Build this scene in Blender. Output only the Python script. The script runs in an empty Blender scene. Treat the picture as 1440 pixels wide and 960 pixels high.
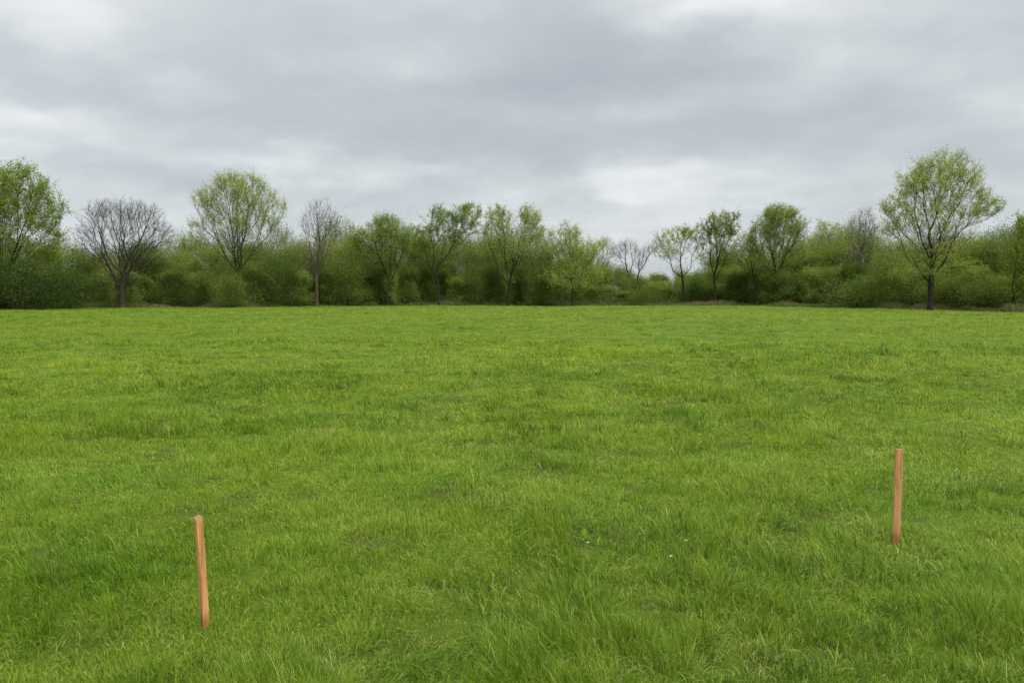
import bpy, math, random
import numpy as np
from mathutils import Vector, Matrix

# ------------------------------------------------------------------ basics
scn = bpy.context.scene
COL = scn.collection
F, CX, CY, HZ, CAMH = 1040.0, 720.0, 480.0, 414.0, 1.7      # photo focal length in px, centre, horizon row, eye height
PITCH = math.atan((CY - HZ) / F)


def ray(px, py):
    a, b = (px - CX) / F, (CY - py) / F
    c, s = math.cos(PITCH), math.sin(PITCH)
    return np.array([a, c + b * s, b * c - s])


def at(px, py, Y):
    r = ray(px, py)
    return np.array([r[0] * Y / r[1], Y, CAMH + r[2] * Y / r[1]])


def ground_y(px, py):
    r = ray(px, py)
    return -CAMH * r[1] / r[2]


# ------------------------------------------------------------------ numpy noise
class Noise:
    def __init__(self, seed):
        self.t = np.random.default_rng(seed).random((256, 256)).astype(np.float32)

    def at(self, x, y):
        xi, yi = np.floor(x), np.floor(y)
        fx, fy = x - xi, y - yi
        fx = fx * fx * (3 - 2 * fx)
        fy = fy * fy * (3 - 2 * fy)
        xi = xi.astype(np.int64) & 255
        yi = yi.astype(np.int64) & 255
        x1, y1 = (xi + 1) & 255, (yi + 1) & 255
        t = self.t
        return (t[xi, yi] * (1 - fx) + t[x1, yi] * fx) * (1 - fy) + (t[xi, y1] * (1 - fx) + t[x1, y1] * fx) * fy

    def fbm(self, x, y, scale, octs=3):
        v, a, s = 0.0, 0.0, 1.0
        x, y = x / scale, y / scale
        for i in range(octs):
            v = v + self.at(x * (2 ** i) + 17.3 * i, y * (2 ** i) + 5.1 * i) * s
            a += s
            s *= 0.55
        return v / a


NZ = Noise(11); NH = Noise(12); NC = Noise(13); ND = Noise(14); NB = Noise(15); NM = Noise(16)


def terrain_z(x, y):
    r = np.hypot(x, y)
    fade = np.clip((r - 1.5) / 6, 0, 1)
    z = (NZ.fbm(x, y, 17.0, 2) - 0.5) * 0.34 * np.clip(r / 30, 0, 1)
    z = z + (NM.fbm(x + 40, y, 2.3, 2) - 0.5) * 0.17
    z = z + (NM.fbm(x, y + 90, 0.55, 2) - 0.5) * 0.050 * np.clip(1 - r / 50, 0, 1)
    return z * (0.4 + 0.6 * fade)


# field edge: distance (along the view) as a function of the sideways slope x / y
_e_px = np.array([-700, -250, 0, 172, 350, 545, 700, 850, 1000, 1200, 1308, 1440, 1700, 2100], float)
_e_v = np.array([27, 22.5, 20.5, 19, 18, 16, 15, 15.3, 16, 18.5, 21.5, 25, 30, 36], float)
_e_t = (_e_px - CX) / F
_e_d = CAMH * F / _e_v


def edge_y(x, y):
    t = x / np.maximum(y, 0.1)
    return np.interp(t, _e_t, _e_d) + (NB.fbm(x, y * 0.2, 6.0, 2) - 0.5) * 3.0


# ------------------------------------------------------------------ mesh helpers
def link(name, me, mats=(), parent=None):
    o = bpy.data.objects.new(name, me)
    COL.objects.link(o)
    for m in mats:
        me.materials.append(m)
    if parent is not None:
        o.parent = parent
    return o


def np_mesh(name, verts, loops, sizes, smooth=False, fattr=None, matidx=None):
    me = bpy.data.meshes.new(name)
    nv, nl, nf = len(verts), len(loops), len(sizes)
    me.vertices.add(nv)
    me.vertices.foreach_set('co', np.ascontiguousarray(verts, np.float32).ravel())
    me.loops.add(nl)
    me.loops.foreach_set('vertex_index', np.ascontiguousarray(loops, np.int32))
    me.polygons.add(nf)
    starts = np.zeros(nf, np.int32)
    starts[1:] = np.cumsum(sizes)[:-1]
    me.polygons.foreach_set('loop_start', starts)
    me.update(calc_edges=True)
    me.polygons.foreach_set('use_smooth', np.full(nf, smooth, bool))
    if matidx is not None:
        me.polygons.foreach_set('material_index', np.ascontiguousarray(matidx, np.int32))
    for k, v in (fattr or {}).items():
        a = me.attributes.new(k, 'FLOAT', 'FACE')
        a.data.foreach_set('value', np.ascontiguousarray(v, np.float32))
    return me


def tag(o, label=None, cat=None, group=None, kind=None):
    if label: o['label'] = label
    if cat: o['category'] = cat
    if group: o['group'] = group
    if kind: o['kind'] = kind
    return o


def empty(name, loc):
    o = bpy.data.objects.new(name, None)
    o.empty_display_size = 0.3
    COL.objects.link(o)
    o.location = tuple(float(v) for v in loc)
    return o


# ------------------------------------------------------------------ materials
def new_mat(name):
    m = bpy.data.materials.new(name)
    m.use_nodes = True
    nt = m.node_tree
    nt.nodes.clear()
    return m, nt, nt.nodes, nt.links


def ramp(nd, stops, interp='LINEAR'):
    r = nd.new('ShaderNodeValToRGB')
    e = r.color_ramp.elements
    while len(e) > 1:
        e.remove(e[-1])
    e[0].position = stops[0][0]; e[0].color = (*stops[0][1], 1)
    for p, c in stops[1:]:
        q = e.new(p); q.color = (*c, 1)
    r.color_ramp.interpolation = interp
    return r


def mixrgb(nd, lk, a, b, fac, mode='MIX'):
    m = nd.new('ShaderNodeMix'); m.data_type = 'RGBA'; m.blend_type = mode
    for sock, v in ((m.inputs[0], fac), (m.inputs[6], a), (m.inputs[7], b)):
        if isinstance(v, bpy.types.NodeSocket): lk.new(v, sock)
        elif isinstance(v, tuple): sock.default_value = (*v, 1)
        else: sock.default_value = v
    return m.outputs[2]


def maprange(nd, lk, v, a, b, c=0.0, d=1.0):
    m = nd.new('ShaderNodeMapRange'); m.interpolation_type = 'SMOOTHSTEP'
    lk.new(v, m.inputs[0])
    for i, q in enumerate((a, b, c, d)): m.inputs[i + 1].default_value = q
    return m.outputs[0]


def noise(nd, lk, vec, scale, detail=3.0, rough=0.55):
    n = nd.new('ShaderNodeTexNoise')
    n.inputs['Scale'].default_value = scale
    n.inputs['Detail'].default_value = detail
    n.inputs['Roughness'].default_value = rough
    lk.new(vec, n.inputs['Vector'])
    return n.outputs['Fac']


def leafy_surface(nt, nd, lk, color, transl, rough=0.6, spec=0.25, tmul=(1.15, 1.1, 0.5)):
    p = nd.new('ShaderNodeBsdfPrincipled')
    p.inputs['Roughness'].default_value = rough
    p.inputs['Specular IOR Level'].default_value = spec
    lk.new(color, p.inputs['Base Color'])
    t = nd.new('ShaderNodeBsdfTranslucent')
    tc = mixrgb(nd, lk, color, tmul, 1.0, 'MULTIPLY')
    lk.new(tc, t.inputs['Color'])
    mx = nd.new('ShaderNodeMixShader'); mx.inputs[0].default_value = transl
    lk.new(p.outputs[0], mx.inputs[1]); lk.new(t.outputs[0], mx.inputs[2])
    out = nd.new('ShaderNodeOutputMaterial')
    lk.new(mx.outputs[0], out.inputs['Surface'])


def grass_material():
    m, nt, nd, lk = new_mat('grass_blades')
    at_ = nd.new('ShaderNodeAttribute'); at_.attribute_name = 'tone'
    geo = nd.new('ShaderNodeNewGeometry')
    pos = geo.outputs['Position']
    # blade to blade: deep green, mid, fresh yellow green, then straw for the dead ones
    r = ramp(nd, [(0.0, GC[0]), (0.42, GC[1]), (0.80, GC[2]), (0.90, GC[3]), (0.94, GC[4]), (1.0, GC[5])])
    lk.new(at_.outputs['Fac'], r.inputs[0])
    flat = nd.new('ShaderNodeMapping')
    flat.inputs['Scale'].default_value = (0.8, 1.0, 0.0)
    lk.new(pos, flat.inputs['Vector'])
    n1 = noise(nd, lk, flat.outputs[0], 0.55, 3.0)
    n2 = noise(nd, lk, flat.outputs[0], 0.07, 3.0)
    n3 = noise(nd, lk, flat.outputs[0], 2.6, 2.0)
    c = mixrgb(nd, lk, r.outputs[0], (0.78, 0.93, 0.85), maprange(nd, lk, n1, 0.50, 0.66), 'MULTIPLY')
    c = mixrgb(nd, lk, c, (1.14, 1.04, 0.9), maprange(nd, lk, n2, 0.42, 0.62), 'MULTIPLY')
    c = mixrgb(nd, lk, c, (1.13, 1.05, 1.1), maprange(nd, lk, n3, 0.56, 0.72), 'MULTIPLY')
    leafy_surface(nt, nd, lk, c, 0.38, 0.5, 0.3, (1.1, 1.1, 0.5))
    return m


def leaf_material(name, dark, mid, light, transl=0.4, bright=1.0):
    m, nt, nd, lk = new_mat(name)
    at_ = nd.new('ShaderNodeAttribute'); at_.attribute_name = 'tone'
    k = lambda c: tuple(v * bright for v in c)
    r = ramp(nd, [(0.0, k(dark)), (0.5, k(mid)), (1.0, k(light))])
    lk.new(at_.outputs['Fac'], r.inputs[0])
    leafy_surface(nt, nd, lk, r.outputs[0], transl, 0.6, 0.2, (1.1, 1.05, 0.55))
    return m


def bark_material(name, a, b):
    m, nt, nd, lk = new_mat(name)
    tc = nd.new('ShaderNodeTexCoord')
    mp = nd.new('ShaderNodeMapping'); mp.inputs['Scale'].default_value = (6, 6, 1.2)
    lk.new(tc.outputs['Object'], mp.inputs['Vector'])
    n = noise(nd, lk, mp.outputs[0], 1.5, 5.0, 0.65)
    c = mixrgb(nd, lk, a, b, maprange(nd, lk, n, 0.35, 0.65))
    p = nd.new('ShaderNodeBsdfPrincipled'); p.inputs['Roughness'].default_value = 0.9
    p.inputs['Specular IOR Level'].default_value = 0.2
    lk.new(c, p.inputs['Base Color'])
    bm = nd.new('ShaderNodeBump'); bm.inputs['Distance'].default_value = 0.03
    lk.new(n, bm.inputs['Height']); lk.new(bm.outputs[0], p.inputs['Normal'])
    out = nd.new('ShaderNodeOutputMaterial'); lk.new(p.outputs[0], out.inputs['Surface'])
    return m


def simple_mat(name, col, rough=0.6, transl=None):
    m, nt, nd, lk = new_mat(name)
    tc = nd.new('ShaderNodeTexCoord')
    n = noise(nd, lk, tc.outputs['Object'], 60.0, 3.0)
    c = mixrgb(nd, lk, tuple(v * 0.8 for v in col), col, maprange(nd, lk, n, 0.35, 0.65))
    if transl:
        leafy_surface(nt, nd, lk, c, transl, rough)
    else:
        p = nd.new('ShaderNodeBsdfPrincipled'); p.inputs['Roughness'].default_value = rough
        lk.new(c, p.inputs['Base Color'])
        out = nd.new('ShaderNodeOutputMaterial'); lk.new(p.outputs[0], out.inputs['Surface'])
    return m


# grass colours: deep, mid, fresh, pale fresh, straw, straw
GC = [(0.052, 0.112, 0.008), (0.198, 0.315, 0.022), (0.315, 0.425, 0.045),
      (0.42, 0.50, 0.11), (0.42, 0.42, 0.13), (0.54, 0.49, 0.19)]

# ------------------------------------------------------------------ ground sheet
def build_ground():
    rad = np.concatenate([[0.0], np.geomspace(0.6, 160, 330), np.geomspace(165, 4000, 30)])
    na = 360
    ang = np.linspace(0, 2 * math.pi, na, endpoint=False)
    R, A = np.meshgrid(rad[1:], ang, indexing='ij')
    X, Y = R * np.sin(A), R * np.cos(A)
    Z = terrain_z(X, Y)
    # beyond the wood the land rises a little and falls away again
    far = np.clip((R - 170) / 300, 0, 1)
    Z = Z * (1 - far) + far * 1.0
    v = np.concatenate([[[0, 0, float(terrain_z(np.zeros(1), np.zeros(1))[0])]], np.stack([X, Y, Z], -1).reshape(-1, 3)])
    nr = len(rad) - 1
    i, j = np.meshgrid(np.arange(nr - 1), np.arange(na), indexing='ij')
    j2 = (j + 1) % na
    q = np.stack([1 + i * na + j, 1 + i * na + j2, 1 + (i + 1) * na + j2, 1 + (i + 1) * na + j], -1).reshape(-1, 4)[:, ::-1]
    tri = np.stack([np.zeros(na, int), 1 + (np.arange(na) + 1) % na, 1 + np.arange(na)], -1)[:, ::-1]
    tri = tri[:, ::-1]
    q = q[:, ::-1]
    q = q[:, ::-1]
    loops = np.concatenate([q.ravel(), tri.ravel()])
    sizes = np.concatenate([np.full(len(q), 4), np.full(na, 3)])
    cy = (Y[:-1] + Y[1:]).ravel() / 2
    cx = (X[:-1] + X[1:]).ravel() / 2
    wood = np.concatenate([(cy > edge_y(cx, cy)).astype(float), np.zeros(na)])
    wood[:len(cy)][cy < 1] = 0
    me = np_mesh('ground', v, loops, sizes, True, {'wood': wood})
    m, nt, nd, lk = new_mat('soil_and_thatch')
    geo = nd.new('ShaderNodeNewGeometry')
    pos = geo.outputs['Position']
    n1 = noise(nd, lk, pos, 95.0, 6.0, 0.75)
    n2 = noise(nd, lk, pos, 1.1, 4.0)
    n3 = noise(nd, lk, pos, 130.0, 3.0, 0.7)
    soil = mixrgb(nd, lk, (0.030, 0.025, 0.010), (0.13, 0.115, 0.035), maprange(nd, lk, n1, 0.40, 0.68))
    soil = mixrgb(nd, lk, soil, (0.26, 0.24, 0.08), maprange(nd, lk, n3, 0.60, 0.78, 0, 0.6))
    green = mixrgb(nd, lk, (0.055, 0.095, 0.006), (0.15, 0.225, 0.016), maprange(nd, lk, n1, 0.36, 0.64))
    c = mixrgb(nd, lk, green, soil, maprange(nd, lk, n2, 0.46, 0.66, 0.05, 0.6))
    wd = nd.new('ShaderNodeAttribute'); wd.attribute_name = 'wood'
    litter = mixrgb(nd, lk, (0.03, 0.034, 0.012), (0.07, 0.07, 0.028), maprange(nd, lk, n2, 0.4, 0.6))
    c = mixrgb(nd, lk, c, litter, wd.outputs['Fac'])
    p = nd.new('ShaderNodeBsdfPrincipled'); p.inputs['Roughness'].default_value = 0.95
    p.inputs['Specular IOR Level'].default_value = 0.1
    lk.new(c, p.inputs['Base Color'])
    bm = nd.new('ShaderNodeBump'); bm.inputs['Distance'].default_value = 0.02
    lk.new(n1, bm.inputs['Height']); lk.new(bm.outputs[0], p.inputs['Normal'])
    out = nd.new('ShaderNodeOutputMaterial'); lk.new(p.outputs[0], out.inputs['Surface'])
    o = link('ground', me, [m])
    tag(o, kind='structure')
    return o


# ------------------------------------------------------------------ grass
def bare_mask(x, y):
    """0 = full sward, 1 = worn, thin spot"""
    n = ND.fbm(x, y, 0.62, 3)
    n2 = NC.fbm(x + 31, y + 7, 2.4, 2)
    w = 0.75 * np.clip((n - 0.64) / 0.10, 0, 1) * np.clip((n2 - 0.46) / 0.16, 0, 1) * np.clip(1.4 - y / 18, 0.15, 1)
    for (px, py, rx, ry) in WORN:
        Y = ground_y(px, py); X = at(px, py, Y)[0]
        d = ((x - X) / rx) ** 2 + ((y - Y) / ry) ** 2
        w = np.maximum(w, np.clip(1.25 - d + (n - 0.5) * 1.6, 0, 1))
    return w


WORN = [(1030, 935, 0.22, 0.14), (625, 885, 0.20, 0.16), (1045, 900, 0.14, 0.10), (455, 800, 0.12, 0.09),
        (1310, 738, 0.20, 0.14), (480, 935, 0.14, 0.10), (880, 830, 0.16, 0.12), (520, 760, 0.16, 0.12),
        (1100, 760, 0.26, 0.14), (30, 770, 0.20, 0.14), (590, 825, 0.22, 0.1), (830, 780, 0.13, 0.11),
        (1135, 915, 0.14, 0.08), (1400, 935, 0.16, 0.06), (840, 945, 0.2, 0.08), (700, 690, 0.3, 0.14)]


def lush(px, py, rx, ry):
    Y = ground_y(px, py); X = at(px, py, Y)[0]
    return X, Y, rx, ry


LUSH = [lush(289, 896, 0.13, 0.09), lush(1259, 770, 0.15, 0.10), lush(420, 940, 0.5, 0.12), lush(1180, 945, 0.6, 0.12), lush(880, 905, 0.2, 0.1), lush(600, 735, 0.35, 0.22), lush(1130, 800, 0.55, 0.22), lush(760, 800, 0.4, 0.3), lush(740, 650, 0.4, 0.2),
        lush(500, 570, 0.8, 0.35), lush(420, 538, 0.9, 0.3), lush(540, 630, 0.5, 0.25), lush(240, 605, 0.6, 0.3),
        lush(150, 800, 0.6, 0.4), lush(1350, 870, 0.5, 0.3), lush(1200, 900, 0.4, 0.2), lush(760, 870, 0.3, 0.25),
        lush(900, 478, 1.2, 0.6), lush(660, 455, 3.0, 1.0), lush(1010, 560, 1.2, 0.5), lush(1300, 500, 2.5, 0.9)]


def build_grass():
    rng = np.random.default_rng(5)
    HALF = 0.80                       # sideways slope covered (frame needs 0.69)
    R0, P = 14500.0, 1.80             # density law per square metre

    def dens(d):
        return R0 * (np.maximum(d, 3.6) / 3.6) ** (-P)
    # tufts sampled by distance
    dd = np.geomspace(2.3, 125, 500)
    per_tuft = 13.0
    w = dens(dd) / per_tuft * (2 * HALF * dd + 1.6)
    cdf = np.concatenate([[0], np.cumsum((w[1:] + w[:-1]) / 2 * np.diff(dd))])
    nt_ = int(cdf[-1])
    d = np.interp(rng.random(nt_) * cdf[-1], cdf, dd)
    x = (rng.random(nt_) * 2 - 1) * (HALF * d + 0.8)
    hole = np.clip((ND.fbm(x + 3, d + 200, 0.20, 2) - 0.57) / 0.04, 0, 1) * np.clip((NC.fbm(x + 130, d, 0.8, 2) - 0.36) / 0.1, 0, 1) * np.clip(1.6 - d / 10, 0, 1)
    keep = (d < edge_y(x, d)) & (rng.random(nt_) > np.maximum(bare_mask(x, d) * 0.84, hole * 0.80))
    x, d = x[keep], d[keep]
    n = len(x)
    # per tuft values
    hN = NH.fbm(x, d, 0.38, 2) * 0.75 + NC.fbm(x, d, 1.9, 3) * 0.50 - 0.14
    hb = bare_mask(x, d)
    hl = np.zeros(n)
    for (X, Y, rx, ry) in LUSH:
        hl = np.maximum(hl, np.exp(-(((x - X) / rx) ** 2 + ((d - Y) / ry) ** 2)))
    th = 0.040 + 0.094 * np.clip((hN - 0.34) / 0.34, 0, 1.25) ** 1.5 + 0.035 * hl
    th *= (1 - 0.55 * hb) * rng.uniform(0.75, 1.25, n)
    tt = rng.normal(0, 0.19, n) + (NC.fbm(x + 60, d, 0.9, 3) - 0.5) * 0.6 + (NH.fbm(x + 9, d + 70, 4.0, 2) - 0.5) * 0.35 - 0.18 * hl
    lay_a = NB.fbm(x + 11, d, 1.6, 2) * 12.0
    lay_k = np.clip((NB.fbm(x, d + 51, 1.1, 2) - 0.42) * 2.6, 0.05, 0.9)
    nb = np.clip(rng.poisson(per_tuft * (1 + 0.45 * np.clip(1 - (d - 3) / 5, 0, 1))), 3, 40)
    idx = np.repeat(np.arange(n), nb)
    N = len(idx)
    D = d[idx]
    spread = 0.026 * (1 + D / 16)
    ox, oy = rng.normal(0, 1, N) * spread, rng.normal(0, 1, N) * spread
    bx, by = x[idx] + ox, D + oy
    h = th[idx] * rng.uniform(0.55, 1.3, N)
    long_ = rng.random(N) < 0.02
    h = np.where(long_, h * 1.5 + 0.03, h)
    tangle = rng.random(N) < 0.035 + 0.10 * np.clip((ND.fbm(x + 55, d + 20, 0.5, 2) - 0.55) / 0.1, 0, 1)[idx]
    h = np.where(tangle, h * 1.35 + 0.015, h)
    wid = 0.0027 * (np.maximum(D, 3.6) / 3.6) ** 0.86 * rng.uniform(0.6, 1.4, N)
    h = h * (1 + np.clip((D - 30) / 200, 0, 0.4))
    # direction of lean: outwards from the tuft + the lay of the patch
    ra = rng.uniform(0, 2 * math.pi, N)
    lx = ox / spread * 0.35 + np.cos(lay_a[idx]) * lay_k[idx] * 0.95 + np.cos(ra) * 0.75
    ly = oy / spread * 0.35 + np.sin(lay_a[idx]) * lay_k[idx] * 0.95 + np.sin(ra) * 0.75
    ll = np.hypot(lx, ly) + 1e-6
    lean = np.clip(ll * rng.uniform(0.3, 1.5, N), 0.05, 2.2)
    lean = np.where(tangle, rng.uniform(1.3, 2.6, N), lean)
    ux, uy = lx / ll, ly / ll
    # face width direction
    fa = rng.uniform(0, math.pi, N)
    wx, wy = np.cos(fa), np.sin(fa)
    wx, wy = wx * 0.6 - uy * 0.6, wy * 0.6 + ux * 0.6
    wl = np.hypot(wx, wy) + 1e-6
    wx, wy = wx / wl, wy / wl
    bz = terrain_z(bx, by) - 0.004
    # tone
    tone = 0.46 + tt[idx] + rng.normal(0, 0.21, N)
    tone = np.where(tangle, tone + 0.16, tone)
    tone = np.clip(tone, 0.0, 0.87)
    b_ = hb[idx]
    dead = rng.random(N) < (0.025 + 0.42 * b_ + 0.12 * np.clip((ND.fbm(bx, by, 1.3, 2) - 0.5) * 4, 0, 1))
    tone = np.where(dead, rng.uniform(0.88, 1.0, N), tone)
    lean = np.where(dead, lean * 1.5 + 0.3, lean)

    def curve(s):
        """position along blade s in 0..1: (outwards, up)"""
        a = lean * s
        out = h * (s * np.sin(a * 0.55 + 0.25 * lean))
        up = h * (s * np.cos(np.minimum(a * 0.75 + 0.15 * lean, 1.5)))
        return out, up
    z0 = D < 8.5
    z1 = (D >= 8.5) & (D < 26)
    z2 = D >= 26
    V, L, T = [], [], []
    base = 0
    for mask, levels in ((z0, (0.0, 0.36, 0.72)), (z1, (0.0, 0.5)), (z2, (0.0,))):
        m = np.nonzero(mask)[0]
        k = len(m)
        if k == 0: continue
        cols = []
        prof = {0.0: 0.85, 0.36: 1.0, 0.72: 0.72, 0.5: 1.0}
        for s in levels:
            o_, u_ = curve(s)
            o_, u_ = o_[m], u_[m]
            px_, py_, pz_ = bx[m] + ux[m] * o_, by[m] + uy[m] * o_, bz[m] + u_
            hw = wid[m] * prof[s] * 0.5
            cols.append(np.stack([px_ - wx[m] * hw, py_ - wy[m] * hw, pz_], -1))
            cols.append(np.stack([px_ + wx[m] * hw, py_ + wy[m] * hw, pz_], -1))
        o_, u_ = curve(1.0)
        cols.append(np.stack([bx[m] + ux[m] * o_[m], by[m] + uy[m] * o_[m], bz[m] + u_[m]], -1))
        nvb = len(cols)
        V.append(np.stack(cols, 1).reshape(-1, 3).astype(np.float32))
        tris = []
        for q in range(len(levels) - 1):
            a = 2 * q
            tris += [(a, a + 1, a + 3), (a, a + 3, a + 2)]
        a = 2 * (len(levels) - 1)
        tris.append((a, a + 1, a + 2))
        tris = np.array(tris, np.int32)
        st = base + np.arange(k, dtype=np.int32) * nvb
        L.append((st[:, None, None] + tris[None]).reshape(-1))
        T.append(np.repeat(tone[m], len(tris)))
        base += k * nvb
    V, L, T = np.concatenate(V), np.concatenate(L), np.concatenate(T)
    print('grass: blades', N, 'tris', len(T))
    me = np_mesh('grass', V, L, np.full(len(T), 3, np.int32), True, {'tone': T})
    o = link('grass', me, [grass_material()])
    tag(o, 'uneven bright green meadow grass with worn and lush patches', 'grass', kind='stuff')
    return o


def build_edge_grass():
    """drab tall growth where the field meets the wood"""
    rng = np.random.default_rng(8)
    N = 90000
    t = rng.uniform(-1.0, 1.0, N)
    y0 = np.interp(t, _e_t, _e_d)
    x = t * y0
    y = edge_y(x, y0) + np.abs(rng.normal(0, 1.9, N)) - 1.2 * rng.random(N) * (NB.fbm(x + 7, y0, 4.0, 2) > 0.5)
    x = t * y
    n = NB.fbm(x, y, 3.0, 3)
    h = (0.12 + 0.80 * np.clip((n - 0.35) / 0.4, 0, 1)) * rng.uniform(0.4, 1.2, N)
    z = terrain_z(x, y) - 0.01
    a = rng.uniform(0, math.pi, N)
    w = rng.uniform(0.02, 0.05, N)
    dx, dy = np.cos(a) * w, np.sin(a) * w
    lx, ly = rng.normal(0, 0.3, N) * h, rng.normal(0, 0.3, N) * h
    V = np.stack([np.stack([x - dx, y - dy, z], -1), np.stack([x + dx, y + dy, z], -1), np.stack([x + lx, y + ly, z + h], -1)], 1).reshape(-1, 3)
    L = np.arange(3 * N, dtype=np.int32)
    tone = np.clip(NC.fbm(x + 5, y, 5.0, 2) + rng.normal(0, 0.15, N), 0, 1)
    me = np_mesh('rough_grass', V, L, np.full(N, 3), False, {'tone': tone})
    m = leaf_material('dry_edge_growth', (0.07, 0.11, 0.018), (0.15, 0.17, 0.05), (0.26, 0.22, 0.12), 0.25)
    tag(link('rough_grass', me, [m]), 'drab rough growth along the foot of the tree line', 'rough grass', kind='stuff')


# ------------------------------------------------------------------ trees
def grow(pts, trunk, bf, upk=0.0, s0f=0.6):
    """connect crown points to the trunk polyline: shortest edges, balanced by the path back to the root"""
    n0, n = len(trunk), len(trunk) + len(pts)
    P = np.concatenate([trunk, pts])
    par = np.full(n, -1)
    plen = np.zeros(n)
    for i in range(1, n0):
        par[i] = i - 1
        plen[i] = plen[i - 1] + np.linalg.norm(P[i] - P[i - 1])
    best = np.full(n, np.inf); bp = np.zeros(n, int)

    def relax(k):
        v = P - P[k]
        dist = np.sqrt((v * v).sum(1))
        down = np.clip(-v[:, 2] / (dist + 1e-6), 0, 1)
        c = dist * (1 + upk * down) + bf * (plen[k] + dist)
        b = c < best
        best[b] = c[b]; bp[b] = k
    s0 = max(1, int(n0 * s0f))
    for k in range(s0, n0): relax(k)
    done = np.zeros(n, bool); done[:n0] = True
    best[:n0] = np.inf
    order = list(range(n0))
    for _ in range(n - n0):
        c = np.where(done, np.inf, best)
        k = int(np.argmin(c))
        par[k] = bp[k]
        plen[k] = plen[bp[k]] + np.linalg.norm(P[k] - P[bp[k]])
        done[k] = True
        order.append(k)
        relax(k)
    return P, par, order


def skeleton(blobs, npts, base, fork, rng, bf=0.35, upk=0.6, tip=0.0075, ex=2.25, lean=(0, 0), shell=0.42, s0f=0.6, trunk_r=None, vee=0.0):
    """blobs: (x, z, rx, rz, y offset, ry) in metres relative to the base"""
    vol = np.array([b[2] * b[3] * b[5] for b in blobs]) ** 0.8
    cnt = (npts * vol / vol.sum()).astype(int) + 1
    pts = []
    for b, c in zip(blobs, cnt):
        v = rng.normal(0, 1, (c, 3)); v /= np.linalg.norm(v, axis=1)[:, None]
        r = rng.random(c) ** shell
        # knobbly outline
        kn = 1 + 0.20 * np.sin(v[:, 0] * 6 + b[0] * 3) * np.cos(v[:, 2] * 7 + b[1] + v[:, 1] * 4) + rng.normal(0, 0.03, c)
        r = (r * kn)[:, None]
        pts.append(v * r * np.array([b[2], b[5], b[3]]) + np.array([b[0], b[4], b[1]]))
    # rising limbs between the fork and every lobe: the crown opens like a fan
    hub = np.array([lean[0], lean[1], fork])
    for b, c in zip(blobs, cnt):
        m_ = int(c * vee)
        if m_ == 0: continue
        t_ = rng.uniform(0.25, 1.0, (m_, 1))
        v = rng.normal(0, 0.42, (m_, 3)) * np.array([b[2], b[5], b[3]])
        pts.append(hub + (np.array([b[0], b[4], b[1]]) + v - hub) * t_)
    pts = np.concatenate(pts)
    pts = pts[pts[:, 2] > 0.35]
    # gaps between the boughs
    size = max(b[2] for b in blobs)
    w1 = 5.2 / size
    ph = rng.uniform(0, 6.28, 6)
    gap = (np.sin(pts[:, 0] * w1 + ph[0] + np.sin(pts[:, 2] * w1 * .7 + ph[3])) * np.sin(pts[:, 2] * w1 * 1.2 + ph[1]) + np.sin(pts[:, 1] * w1 + ph[2]) * np.cos(pts[:, 0] * w1 * 1.4 + ph[4]))
    pts = pts[(gap > -0.55) | (rng.random(len(pts)) < 0.35)]
    m = 7
    tz = np.linspace(0, fork, m)
    trunk = np.stack([lean[0] * (tz / fork) ** 1.5 + np.cumsum(rng.normal(0, 0.008 * fork / 4, m)), lean[1] * tz / fork + np.cumsum(rng.normal(0, 0.008 * fork / 4, m)), tz], -1)
    trunk[0] = (0, 0, -0.15)
    P, par, order = grow(pts, trunk, bf, upk, s0f)
    n = len(P)
    # radii by the pipe rule
    acc = np.zeros(n); nch = np.zeros(n, int)
    for k in reversed(order):
        if acc[k] == 0: acc[k] = tip ** ex
        if par[k] >= 0:
            acc[par[k]] += acc[k]; nch[par[k]] += 1
    R = acc ** (1 / ex)
    main = np.full(n, -1)
    bestR = np.zeros(n)
    for k in order:
        p = par[k]
        if p >= 0 and R[k] > bestR[p]:
            bestR[p] = R[k]; main[p] = k
    # smooth
    for it in range(3):
        Q = P.copy()
        for k in order:
            if k >= 1 and main[k] >= 0 and par[k] >= 0:
                Q[k] = P[k] * 0.5 + 0.25 * (P[par[k]] + P[main[k]])
        P = Q
    P[0] = (0, 0, -0.15)
    if trunk_r:
        s = trunk_r / R[1]
        R = R * (1 + (s - 1) * np.clip((R - tip) / (R[1] - tip), 0, 1) ** 0.8)
    R[0] = R[1] * 1.35
    return P, par, main, R, order


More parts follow.
